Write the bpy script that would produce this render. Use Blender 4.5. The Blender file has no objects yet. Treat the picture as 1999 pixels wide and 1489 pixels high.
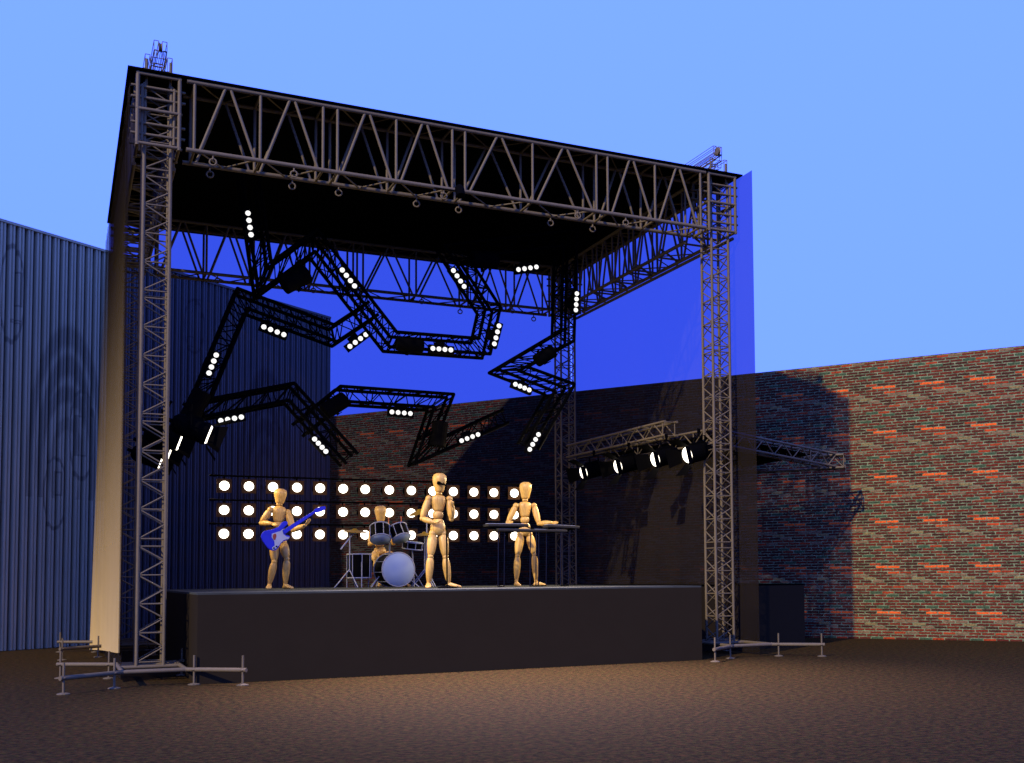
import bpy, math, random
from mathutils import Vector, Matrix
random.seed(7)
SC = bpy.context.scene
COL = SC.collection
V = Vector
pi = math.pi

# ------------------------------------------------------------------ camera
YAW, PITCH, ROLL, FPX, CX, CY, EYE = 0.467687, 0.057627, -0.009824, 2205.918, 1230.49, 997.297, 1.3132
def Rr(a, b, r):
    return a * math.cos(r) - b * math.sin(r), a * math.sin(r) + b * math.cos(r)
fwd = V((math.sin(YAW) * math.cos(PITCH), math.cos(YAW) * math.cos(PITCH), math.sin(PITCH)))
R0 = V((math.cos(YAW), -math.sin(YAW), 0)); U0 = R0.cross(fwd)
camR = R0 * math.cos(ROLL) + U0 * math.sin(ROLL)
camU = -R0 * math.sin(ROLL) + U0 * math.cos(ROLL)
cd = bpy.data.cameras.new('camera'); cam = bpy.data.objects.new('camera', cd); COL.objects.link(cam)
cd.sensor_width = 36; cd.lens = FPX / 1999 * 36
cd.shift_x = (999.5 - CX) / 1999; cd.shift_y = (CY - 744.5) / 1999
cd.clip_start = .05; cd.clip_end = 600
m = Matrix((camR, camU, -fwd)).transposed().to_4x4(); m.translation = V((0, 0, EYE))
cam.matrix_world = m; SC.camera = cam
EYEP = V((0, 0, EYE))
def at(u, v, X=None, Y=None, Z=None):
    """world point on a plane X=, Y= or Z= seen at photo pixel (u, v)"""
    a, b = Rr(u - CX, v - CY, -ROLL)
    d = R0 * (a / FPX) + fwd - U0 * (b / FPX)
    i, val = (0, X) if X is not None else ((1, Y) if Y is not None else (2, Z))
    return EYEP + d * ((val - EYEP[i]) / d[i])

# ------------------------------------------------------------------ world, sun, exposure
w = bpy.data.worlds.new('World'); SC.world = w; w.use_nodes = True
bg = w.node_tree.nodes['Background']
bg.inputs[0].default_value = (.216, .434, 2.4, 1); bg.inputs[1].default_value = 1.0
sd = bpy.data.lights.new('sun', 'SUN'); sun = bpy.data.objects.new('sun', sd); COL.objects.link(sun)
sd.energy = 4.2; sd.angle = math.radians(.9); sd.color = (1.0, .83, .64)
SUNT = V((.822, .569, -.62)).normalized()
sun.rotation_euler = SUNT.to_track_quat('-Z', 'Y').to_euler(); sun.location = (-20, -10, 20)
def spot(loc, aim, e, ang, blend, col, r=.08):
    l = bpy.data.lights.new('spot_light', 'SPOT'); o = bpy.data.objects.new('spot_light', l); COL.objects.link(o)
    l.energy = e; l.spot_size = math.radians(ang); l.spot_blend = blend; l.color = col; l.shadow_soft_size = r
    o.location = loc; o.rotation_euler = (V(aim) - V(loc)).to_track_quat('-Z', 'Y').to_euler()
SC.view_settings.view_transform = 'Standard'; SC.view_settings.look = 'None'
SC.view_settings.exposure = 0; SC.view_settings.gamma = 1
SC.render.engine = 'CYCLES'
SC.cycles.transparent_max_bounces = 24

# ------------------------------------------------------------------ materials
def nodes(name):
    mt = bpy.data.materials.new(name); mt.use_nodes = True
    nt = mt.node_tree; return mt, nt, nt.nodes['Principled BSDF']
def N(nt, typ, **k):
    n = nt.nodes.new(typ)
    for a, b in k.items(): setattr(n, a, b)
    return n
def val(nt, x):
    if isinstance(x, (int, float)):
        n = N(nt, 'ShaderNodeValue'); n.outputs[0].default_value = x; return n.outputs[0]
    return x
def mth(nt, op, a, b=0., c=None):
    n = N(nt, 'ShaderNodeMath', operation=op)
    for i, x in enumerate((a, b) if c is None else (a, b, c)):
        if isinstance(x, (int, float)): n.inputs[i].default_value = x
        else: nt.links.new(x, n.inputs[i])
    return n.outputs[0]
def mixc(nt, f, a, b):
    n = N(nt, 'ShaderNodeMix', data_type='RGBA')
    for i, x in ((0, f), (6, a), (7, b)):
        if isinstance(x, (int, float)): n.inputs[i].default_value = x
        elif isinstance(x, tuple): n.inputs[i].default_value = (*x, 1)
        else: nt.links.new(x, n.inputs[i])
    return n.outputs[2]
def noise(nt, vec, scale, detail=4, rough=.55):
    n = N(nt, 'ShaderNodeTexNoise'); n.inputs['Scale'].default_value = scale
    n.inputs['Detail'].default_value = detail; n.inputs['Roughness'].default_value = rough
    if vec is not None: nt.links.new(vec, n.inputs['Vector'])
    return n.outputs['Fac']
def ramp(nt, f, stops, const=False):
    n = N(nt, 'ShaderNodeValToRGB'); cr = n.color_ramp
    if const: cr.interpolation = 'CONSTANT'
    while len(cr.elements) < len(stops): cr.elements.new(.5)
    for e, (p, c) in zip(cr.elements, stops): e.position = p; e.color = (*c, 1)
    nt.links.new(f, n.inputs[0]); return n.outputs[0]
def objco(nt): return N(nt, 'ShaderNodeTexCoord').outputs['Object']
def bump(nt, b, h, s, d=.01):
    n = N(nt, 'ShaderNodeBump'); n.inputs['Strength'].default_value = s; n.inputs['Distance'].default_value = d
    nt.links.new(h, n.inputs['Height']); nt.links.new(n.outputs[0], b.inputs['Normal'])
def simple(name, c, rough=.5, metal=0., var=.25, scale=6., spec=.5):
    mt, nt, b = nodes(name)
    f = noise(nt, objco(nt), scale)
    nt.links.new(mixc(nt, f, tuple(x * (1 - var) for x in c), tuple(min(1, x * (1 + var)) for x in c)), b.inputs['Base Color'])
    b.inputs['Roughness'].default_value = rough; b.inputs['Metallic'].default_value = metal
    b.inputs['Specular IOR Level'].default_value = spec
    return mt
M = {}
M['alu'] = simple('scuffed grey tube', (.118, .09, .044), .62, 0, .2, 14, .25)
M['black'] = simple('matt black metal', (.0007, .0007, .0007), .85, 0, .3, 9, .02)
M['glossblack'] = simple('glossy black rod', (.002, .0015, .001), .2, 0, .2, 9, .35)
M['frame'] = simple('dark brown lamp frame', (.04, .02, .009), .8, 0, .2, 9, .05)
M['lampblack'] = simple('black lamp body', (.001, .0009, .0008), .85, 0, .3, 12, .03)
M['roof'] = simple('black canvas', (.0012, .0012, .0012), .95, 0, .3, 4, .02)
M['stage'] = simple('charcoal skirt cloth', (.021, .0155, .0085), .95, 0, .08, 3, .02)
M['chrome'] = simple('dull chrome', (.22, .23, .24), .5, .1, .1, 20)
M['brightchrome'] = simple('polished chrome', (.75, .7, .6), .18, 1, .05, 20)
M['drumblack'] = simple('black drum shell', (.0008, .0008, .0008), .6, 0, .2, 5, .03)
M['drumhead'] = simple('white drum head', (.24, .31, .38), .6, 0, .06, 4, .15)
M['brass'] = simple('cymbal brass', (.24, .14, .004), .6, .0, .2, 30, .2)
M['stick'] = simple('red brown drum stick', (.42, .1, .02), .6, 0, .15, 20)
M['bluepaint'] = simple('blue guitar lacquer', (.018, .02, .42), .3, 0, .1, 5, .4)
M['pickguard'] = simple('pale pickguard', (.34, .37, .42), .5, 0, .08, 20)
M['darkred'] = simple('dark red patch', (.22, .035, .008), .6, 0, .2, 30)
M['keys'] = simple('slate grey keyboard', (.006, .005, .004), .9, 0, .2, 10)
M['plate'] = simple('small printed mark black', (.002, .002, .002), .8)

def emis(name, c, s, edge=None):
    mt, nt, b = nodes(name)
    b.inputs['Base Color'].default_value = (0.02, 0.02, 0.02, 1)
    b.inputs['Emission Color'].default_value = (*c, 1); b.inputs['Emission Strength'].default_value = s
    return mt
M['glow'] = emis('lit lamp glass', (1, .9, .74), 5.0)
M['cell'] = emis('lit white cell', (1, .98, .95), 1.25)
M['lens'] = emis('lit lens', (1, .9, .74), 4.0)

def gauze(name, T, D, f):
    mt, nt, b = nodes(name); nt.nodes.remove(b)
    out = nt.nodes['Material Output']
    t = N(nt, 'ShaderNodeBsdfTransparent'); t.inputs[0].default_value = (*T, 1)
    df = N(nt, 'ShaderNodeBsdfDiffuse')
    nn = noise(nt, objco(nt), 1.3, 2)
    nt.links.new(mixc(nt, nn, tuple(x * .8 for x in D), D), df.inputs[0])
    mx = N(nt, 'ShaderNodeMixShader'); mx.inputs[0].default_value = f
    nt.links.new(t.outputs[0], mx.inputs[1]); nt.links.new(df.outputs[0], mx.inputs[2])
    nt.links.new(mx.outputs[0], out.inputs[0]); return mt, nt, mx
M['gauze'] = gauze('blue black gauze', (.185, .205, .37), (.16, .12, .07), .06)[0]
M['gauze_side'] = gauze('brown black gauze', (.175, .195, .37), (.22, .17, .12), .065)[0]
mt, nt, mx = gauze('beige cotton curtain', (.7, .68, .65), (.66, .47, .17), .5)
sp = N(nt, 'ShaderNodeSeparateXYZ'); nt.links.new(objco(nt), sp.inputs[0])
f = N(nt, 'ShaderNodeMapRange'); nt.links.new(sp.outputs[2], f.inputs[0])
f.inputs[1].default_value = 0; f.inputs[2].default_value = 8; f.inputs[3].default_value = .94; f.inputs[4].default_value = .1
nt.links.new(mth(nt, 'POWER', f.outputs[0], 3.4), mx.inputs[0]); M['curtain'] = mt  # light fading up the curtain is put into its opacity

# wood
mt, nt, b = nodes('pale turned wood')
mp = N(nt, 'ShaderNodeMapping'); mp.inputs['Scale'].default_value = (60, 60, 4); nt.links.new(objco(nt), mp.inputs[0])
f = noise(nt, mp.outputs[0], 1, 4)
nt.links.new(ramp(nt, f, [(.3, (.40, .22, .045)), (.55, (.58, .35, .075)), (.75, (.64, .40, .09))]), b.inputs['Base Color'])
b.inputs['Roughness'].default_value = .42; b.inputs['Specular IOR Level'].default_value = .35; M['wood'] = mt

# ground
mt, nt, b = nodes('brown gritty earth'); co = objco(nt)
f1 = noise(nt, co, 15, 5, .75); f2 = noise(nt, co, 16, 3, .6); f3 = noise(nt, co, .5, 3)
c = mixc(nt, ramp(nt, f2, [(.44, (0, 0, 0)), (.56, (1, 1, 1))]), (.056, .042, .006), (.080, .034, .008))
c2 = mixc(nt, ramp(nt, f1, [(.40, (0, 0, 0)), (.64, (1, 1, 1))]), (.013, .0075, .0012), c)
nt.links.new(mixc(nt, f3, c2, mixc(nt, .35, c2, (.02, .013, .005))), b.inputs['Base Color'])
b.inputs['Roughness'].default_value = .95; b.inputs['Specular IOR Level'].default_value = .05
bump(nt, b, f1, .5, .03); M['ground'] = mt

# brick wall: cells repeat every 4 bricks and 16 courses, as on the photographed wall
mt, nt, b = nodes('mixed old brick'); co = objco(nt)
sp = N(nt, 'ShaderNodeSeparateXYZ')
wn = N(nt, 'ShaderNodeTexNoise'); wn.inputs['Scale'].default_value = 18; wn.inputs['Detail'].default_value = 2
nt.links.new(co, wn.inputs['Vector'])
vm = N(nt, 'ShaderNodeVectorMath', operation='MULTIPLY_ADD')
nt.links.new(wn.outputs['Color'], vm.inputs[0]); vm.inputs[1].default_value = (.04, 0, .022); nt.links.new(co, vm.inputs[2])
nt.links.new(vm.outputs[0], sp.inputs[0])
RH, BW = .0572, .246
ry = mth(nt, 'DIVIDE', sp.outputs[2], RH); row = mth(nt, 'FLOOR', ry); fy = mth(nt, 'FRACT', ry)
rm = mth(nt, 'FLOORED_MODULO', row, 16.)
off = N(nt, 'ShaderNodeTexWhiteNoise', noise_dimensions='1D'); nt.links.new(rm, off.inputs['W'])
sh = mth(nt, 'ADD', mth(nt, 'MULTIPLY', mth(nt, 'FLOORED_MODULO', row, 2.), .5), mth(nt, 'MULTIPLY', off.outputs['Value'], .32))
rx = mth(nt, 'ADD', mth(nt, 'DIVIDE', sp.outputs[0], BW), sh); colm = mth(nt, 'FLOOR', rx); fx = mth(nt, 'FRACT', rx)
cm = mth(nt, 'FLOORED_MODULO', colm, 4.)
cid = N(nt, 'ShaderNodeCombineXYZ'); nt.links.new(cm, cid.inputs[0]); nt.links.new(rm, cid.inputs[1])
wh = N(nt, 'ShaderNodeTexWhiteNoise', noise_dimensions='2D'); nt.links.new(cid.outputs[0], wh.inputs['Vector'])
bc = ramp(nt, wh.outputs['Value'], [(0, (.085, .014, .007)), (.14, (.13, .016, .006)), (.3, (.045, .011, .006)),
      (.42, (.16, .022, .008)), (.55, (.10, .020, .010)), (.66, (.26, .028, .007)), (.74, (.055, .012, .007)),
      (.82, (.035, .085, .035)), (.90, (.20, .12, .055)), (.955, (.34, .04, .008))], True)
def eq(a, v): return mth(nt, 'COMPARE', a, v, .1)
hot = mth(nt, 'MULTIPLY', eq(rm, 9.), mth(nt, 'MAXIMUM', eq(cm, 1.), eq(cm, 2.)))
bc = mixc(nt, hot, bc, (.85, .12, .012))
hot2 = mth(nt, 'MULTIPLY', eq(rm, 5.), eq(cm, 0.))
bc = mixc(nt, mth(nt, 'MULTIPLY', hot2, .6), bc, (.34, .28, .09))
hot3 = mth(nt, 'MULTIPLY', eq(rm, 7.), eq(cm, 2.))
bc = mixc(nt, hot3, bc, (.55, .06, .008))
fn = noise(nt, co, 38, 5, .75)
bc = mixc(nt, ramp(nt, fn, [(.47, (0, 0, 0)), (.75, (.55, .55, .55))]), bc, (.19, .055, .028))
fd = noise(nt, co, 27, 4, .7)
bc = mixc(nt, ramp(nt, fd, [(.34, (.75, .75, .75)), (.52, (0, 0, 0))]), bc, (.016, .009, .005))
ex = mth(nt, 'MINIMUM', fx, mth(nt, 'SUBTRACT', 1., fx)); ey = mth(nt, 'MINIMUM', fy, mth(nt, 'SUBTRACT', 1., fy))
ed = mth(nt, 'MINIMUM', mth(nt, 'MULTIPLY', ex, BW), mth(nt, 'MULTIPLY', ey, RH))
mo = N(nt, 'ShaderNodeMapRange', interpolation_type='SMOOTHSTEP'); nt.links.new(ed, mo.inputs[0])
mo.inputs[1].default_value = .0055; mo.inputs[2].default_value = .0125; mo.inputs[3].default_value = 1; mo.inputs[4].default_value = 0
fm = noise(nt, co, 9, 4, .7)
mc = mixc(nt, ramp(nt, fm, [(.38, (0, 0, 0)), (.7, (1, 1, 1))]), (.05, .068, .028), (.27, .34, .155))
nt.links.new(mixc(nt, mo.outputs[0], bc, mc), b.inputs['Base Color'])
b.inputs['Roughness'].default_value = .9; b.inputs['Specular IOR Level'].default_value = .12
bump(nt, b, mth(nt, 'ADD', mth(nt, 'MULTIPLY', mo.outputs[0], -1.), mth(nt, 'MULTIPLY', fn, .4)), .5, .012); M['brick'] = mt

# corrugated sheet, with the faint outlines stained on it (s along wall = object X, height = Z)
mt, nt, b = nodes('grey blue corrugated steel'); co = objco(nt)
sp = N(nt, 'ShaderNodeSeparateXYZ'); nt.links.new(co, sp.inputs[0]); s_, z_ = sp.outputs[0], sp.outputs[2]
mp = N(nt, 'ShaderNodeMapping'); mp.inputs['Scale'].default_value = (9, 9, .7); nt.links.new(co, mp.inputs[0])
base = mixc(nt, noise(nt, mp.outputs[0], 1, 4), (.32, .29, .165), (.47, .43, .26))
marks = None
def addm(x):
    global marks
    marks = x if marks is None else mth(nt, 'MAXIMUM', marks, x)
def box_m(s0, s1, z0, z1):
    a = mth(nt, 'MULTIPLY', mth(nt, 'GREATER_THAN', s_, s0), mth(nt, 'LESS_THAN', s_, s1))
    return mth(nt, 'MULTIPLY', a, mth(nt, 'MULTIPLY', mth(nt, 'GREATER_THAN', z_, z0), mth(nt, 'LESS_THAN', z_, z1)))
def ell(s0, z0, rs, rz, th, soft, a=1., up=None):
    dx = mth(nt, 'DIVIDE', mth(nt, 'SUBTRACT', s_, s0), rs); dz = mth(nt, 'DIVIDE', mth(nt, 'SUBTRACT', z_, z0), rz)
    r = mth(nt, 'SQRT', mth(nt, 'ADD', mth(nt, 'MULTIPLY', dx, dx), mth(nt, 'MULTIPLY', dz, dz)))
    q = mth(nt, 'ABSOLUTE', mth(nt, 'SUBTRACT', r, 1.))
    n = N(nt, 'ShaderNodeMapRange', interpolation_type='SMOOTHSTEP'); nt.links.new(q, n.inputs[0])
    n.inputs[1].default_value = th; n.inputs[2].default_value = th + soft; n.inputs[3].default_value = a; n.inputs[4].default_value = 0
    o = n.outputs[0]
    if up is not None: o = mth(nt, 'MULTIPLY', o, mth(nt, 'GREATER_THAN', z_, up))
    addm(o)
def rect(s0, s1, z0, z1, t=.035, a=.8):
    outer = box_m(s0, s1, z0, z1); inner = box_m(s0 + t, s1 - t, z0 + t, z1 - t)
    addm(mth(nt, 'MULTIPLY', mth(nt, 'SUBTRACT', outer, inner), a))
for d_, a_ in ((0, 1.), (-5.55, .8)):
    ell(7.92 + d_, 3.6, .62, 1.55, .06, .10, .7 * a_, 3.0); ell(7.92 + d_, 3.6, .62, 2.15, .05, .10, .75 * a_, 3.2)
    ell(7.92 + d_, 3.6, .85, 2.75, .04, .08, .7 * a_, 3.0); ell(7.92 + d_, 3.6, .35, .95, .08, .12, .5 * a_, 3.0)
    ell(7.58 + d_, 4.35, .30, .92, .03, .05, .9 * a_)
    rect(7.46 + d_, 7.72 + d_, 3.9, 4.75, .04, .8 * a_); rect(7.40 + d_, 7.78 + d_, 4.9, 5.0, .03, .7 * a_)
    ell(8.18 + d_, 3.1, .25, .72, .03, .05, .9 * a_); rect(8.02 + d_, 8.22 + d_, 3.05, 3.55, .04, .8 * a_)
rect(8.98, 9.17, 6.72, 7.42, .04, .8); rect(8.95, 9.22, 6.38, 6.46, .03, .8); ell(9.2, 6.95, .26, .95, .03, .05, .9)
rect(4.42, 4.68, 7.72, 7.86, .03, .6); ell(4.66, 7.2, .30, .62, .03, .05, .6); rect(4.66, 4.86, 6.7, 6.95, .03, .6)
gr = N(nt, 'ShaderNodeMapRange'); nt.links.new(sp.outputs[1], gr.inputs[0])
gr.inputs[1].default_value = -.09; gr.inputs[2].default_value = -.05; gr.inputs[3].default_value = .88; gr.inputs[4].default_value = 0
base = mixc(nt, gr.outputs[0], base, (.09, .085, .06))   # shade painted into the grooves of the sheet
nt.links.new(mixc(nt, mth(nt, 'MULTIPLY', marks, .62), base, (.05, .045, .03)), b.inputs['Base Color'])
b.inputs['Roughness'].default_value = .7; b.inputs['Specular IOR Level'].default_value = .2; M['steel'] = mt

# stage deck
mt, nt, b = nodes('dark stage deck'); co = objco(nt)
nt.links.new(mixc(nt, noise(nt, co, 3, 5), (.02, .022, .016), (.07, .075, .055)), b.inputs['Base Color'])
b.inputs['Roughness'].default_value = .9; b.inputs['Specular IOR Level'].default_value = .1; M['deck'] = mt

# ------------------------------------------------------------------ mesh helpers
class MB:
    def __init__(s): s.v = []; s.f = []; s.sm = []
    def add(s, vs, fs, smooth=False):
        o = len(s.v); s.v += [tuple(x) for x in vs]
        for f in fs: s.f.append(tuple(o + i for i in f)); s.sm.append(smooth)
        return s
    def tube(s, p, q, r, n=8, r2=None, caps=True):
        p, q = V(p), V(q); d = (q - p)
        if d.length < 1e-6: return s
        d.normalize(); a = d.orthogonal().normalized(); b = d.cross(a); r2 = r if r2 is None else r2
        vs = []
        for c, rr in ((p, r), (q, r2)):
            for i in range(n):
                t = 2 * pi * i / n; vs.append(c + a * (rr * math.cos(t)) + b * (rr * math.sin(t)))
        s.add(vs, [(i, (i + 1) % n, n + (i + 1) % n, n + i) for i in range(n)], True)
        if caps: s.add(vs, [tuple(range(n))[::-1], tuple(range(n, 2 * n))])
        return s
    def path(s, pts, r, n=8):
        for a, b in zip(pts, pts[1:]): s.tube(a, b, r, n)
        for p in pts[1:-1]: s.ball(p, r, 6, 5)
        return s
    def box(s, c, sz, ax=None):
        c = V(c); X, Y, Z = ax or (V((1, 0, 0)), V((0, 1, 0)), V((0, 0, 1)))
        X, Y, Z = X * (sz[0] / 2), Y * (sz[1] / 2), Z * (sz[2] / 2)
        vs = [c + X * i + Y * j + Z * k for i in (-1, 1) for j in (-1, 1) for k in (-1, 1)]
        return s.add(vs, [(0, 1, 3, 2), (4, 6, 7, 5), (0, 4, 5, 1), (2, 3, 7, 6), (0, 2, 6, 4), (1, 5, 7, 3)])
    def lathe(s, o, ax, prof, n=16, smooth=True, sc=(1, 1), ref=None):
        """prof: list of (radius, distance along axis)"""
        o, ax = V(o), V(ax).normalized()
        a = (V(ref) - ax * V(ref).dot(ax)).normalized() if ref is not None else ax.orthogonal().normalized(); b = ax.cross(a)
        vs = []
        for r, h in prof:
            for i in range(n):
                t = 2 * pi * i / n; vs.append(o + ax * h + a * (r * sc[0] * math.cos(t)) + b * (r * sc[1] * math.sin(t)))
        fs = [(k * n + i, k * n + (i + 1) % n, (k + 1) * n + (i + 1) % n, (k + 1) * n + i) for k in range(len(prof) - 1) for i in range(n)]
        s.add(vs, fs, smooth)
        s.add(vs[:n], [tuple(range(n))[::-1]]); s.add(vs[-n:], [tuple(range(n))]); return s
    def ball(s, c, r, n=10, m_=7, sc=(1, 1, 1)):
        pr = [(max(1e-4, math.sin(pi * k / m_)) * r, -math.cos(pi * k / m_) * r * sc[2]) for k in range(m_ + 1)]
        return s.lathe(c, (0, 0, 1), pr, n, True, (sc[0], sc[1]), (1, 0, 0))
    def prism(s, pts, thick):
        n = len(pts); pts = [V(p) for p in pts]; t = V(thick)
        vs = pts + [p + t for p in pts]
        return s.add(vs, [tuple(range(n)), tuple(range(n, 2 * n))[::-1]] + [(i, n + i, n + (i + 1) % n, (i + 1) % n) for i in range(n)])
    def ring(s, c, ax, R, r, n=16, m_=6):
        c, ax = V(c), V(ax).normalized(); a = ax.orthogonal().normalized(); b = ax.cross(a); vs = []
        for i in range(n):
            t = 2 * pi * i / n; e = a * math.cos(t) + b * math.sin(t)
            for k in range(m_):
                u = 2 * pi * k / m_; vs.append(c + e * (R + r * math.cos(u)) + ax * (r * math.sin(u)))
        return s.add(vs, [(i * m_ + k, ((i + 1) % n) * m_ + k, ((i + 1) % n) * m_ + (k + 1) % m_, i * m_ + (k + 1) % m_) for i in range(n) for k in range(m_)], True)
    def seg(s, p, q, r0, rm, r1, n=14, tm=.4):
        """turned limb segment with rounded ends"""
        p, q = V(p), V(q); d = (q - p).length; e0, e1 = r0 * .6, r1 * .6
        pr = [(r0 * .35, -e0 * .1), (r0 * .75, e0 * .25), (r0, e0)]
        for t in (.2, .4, .6, .8):
            x = t / tm if t < tm else (1 - t) / (1 - tm); x = math.sin(x * pi / 2)
            base_ = r0 if t < tm else r1
            pr.append((base_ + (rm - base_) * x, t * d))
        pr += [(r1, d - e1), (r1 * .75, d - e1 * .25), (r1 * .35, d + e1 * .1)]
        return s.lathe(p, q - p, pr, n)
    def build(s, name, mat, parent=None, org=None):
        me = bpy.data.meshes.new(name)
        o_ = V(org) if org is not None else (parent_world(parent) if parent else V((0, 0, 0)))
        me.from_pydata([tuple(V(v) - o_) for v in s.v], [], s.f)
        me.polygons.foreach_set('use_smooth', s.sm); me.materials.append(mat if not isinstance(mat, str) else M[mat]); me.update()
        ob = bpy.data.objects.new(name, me); COL.objects.link(ob)
        if parent: ob.parent = parent; ob['_w'] = tuple(o_)
        else: ob.location = o_; ob['_w'] = tuple(o_)
        return ob
def parent_world(p): return V(p['_w'])
def tag(o, label=None, cat=None, group=None, kind=None):
    for k, v_ in (('label', label), ('category', cat), ('group', group), ('kind', kind)):
        if v_: o[k] = v_
    return o
def empty(name, loc, label=None, cat=None, group=None):
    o = bpy.data.objects.new(name, None); COL.objects.link(o); o.location = loc; o['_w'] = tuple(loc); o.empty_display_size = .2
    return tag(o, label, cat, group)
def thing_copy(o, loc, label):
    c = o.copy(); COL.objects.link(c); c.location = loc; c['label'] = label
    def kids(a, b):
        for ch in [x for x in a.children]:
            k = ch.copy(); COL.objects.link(k); k.parent = b; kids(ch, k)
    kids(o, c); return c

# ------------------------------------------------------------------ setting
B0 = V((6.408, 30.484, 0)); bdir = V((.566, -.825, 0)).normalized(); ldir = V((-.796, -.605, 0)).normalized()
mb = MB(); nx = 40
mb.add([(-150, -60, 0), (200, -60, 0), (200, 260, 0), (-150, 260, 0)], [(0, 1, 2, 3)])
tag(mb.build('ground', 'ground'), 'brown gritty earth yard in front of the stage', 'ground', kind='structure')

# brick wall (local x along wall, z up)
def wall_obj(name, mb, mat, org, d):
    o = mb.build(name, mat, org=(0, 0, 0)); o.location = org; o.rotation_euler = (0, 0, math.atan2(d.y, d.x)); return o
L = 26.0; mb = MB(); mb.add([(-.3, 0, 0), (L, 0, 0), (L, 0, 5.67), (-.3, 0, 5.67), (-.3, .34, 0), (L, .34, 0), (L, .34, 5.67), (-.3, .34, 5.67)],
   [(0, 1, 2, 3), (5, 4, 7, 6), (3, 2, 6, 7), (1, 5, 6, 2), (4, 0, 3, 7)])
tag(wall_obj('brick_wall', mb, 'brick', B0, bdir), 'long old brick wall of mixed red, maroon and green bricks', 'wall')
# corrugated wall: profile of two ridges then a deep groove, every .195 m; local y points behind
P_ = .195; prof = [(0, 0), (.034, 0), (.044, .035), (.060, .035), (.070, 0), (.108, 0), (.118, .10), (.185, .10)]
mb = MB(); pts = []
for k in range(68):
    for a, b_ in prof: pts.append((k * P_ + a, b_))
pts = [p for p in pts if p[0] < 13]; n = len(pts); Hc = 8.33
sgn = -1  # local +y is towards the camera for a wall running along ldir
vs = [(x, -y, z) for z in (0, Hc) for x, y in pts]
mb.add(vs, [(i, i + 1, n + i + 1, n + i) for i in range(n - 1)])
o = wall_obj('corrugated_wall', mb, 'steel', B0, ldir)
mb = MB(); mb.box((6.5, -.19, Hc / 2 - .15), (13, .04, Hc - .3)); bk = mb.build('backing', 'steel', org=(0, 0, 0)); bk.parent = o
mb = MB(); mb.box((6.5, -.075, Hc + .012), (13, .19, .05)); cp = mb.build('sun_block_cap', 'steel', org=(0, 0, 0)); cp.parent = o  # strip added along the top to keep sun off the ribs
tag(o, 'tall corrugated steel wall with faint stained outlines, in blue shade', 'wall')

# ------------------------------------------------------------------ stage
SX0, SX1, SY, SZ = 1.575, 8.98, 15.34, 1.154
st = empty('stage_platform', (5.3, 18.8, 0), 'charcoal stage platform where the wooden band stands', 'stage')
mb = MB(); mb.box(((SX0 + SX1) / 2, (SY + 22.3) / 2, SZ / 2 - .0125), (SX1 - SX0, 22.3 - SY, SZ - .025)); mb.build('skirt', 'stage', st)
mb = MB(); mb.box(((SX0 + SX1) / 2, (SY + 22.3) / 2, SZ - .0125), (SX1 - SX0, 22.3 - SY, .025)); mb.build('deck', 'deck', st)
wg = at(1572, 1262, Z=0)
st = empty('side_platform', (10.6, 19.5, 0), 'lower dark side platform beyond the right front tower', 'platform')
mb = MB(); mb.box(((SX1 + wg.x) / 2 + .003, (wg.y + 22.2) / 2, .56), (wg.x - SX1 - .006, 22.2 - wg.y, 1.12)); mb.build('skirt', 'stage', st)
mb = MB(); mb.box(((SX1 + wg.x) / 2 + .003, (wg.y + 22.2) / 2, 1.135), (wg.x - SX1 - .006, 22.2 - wg.y, .03)); mb.build('deck', 'roof', st)

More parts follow.
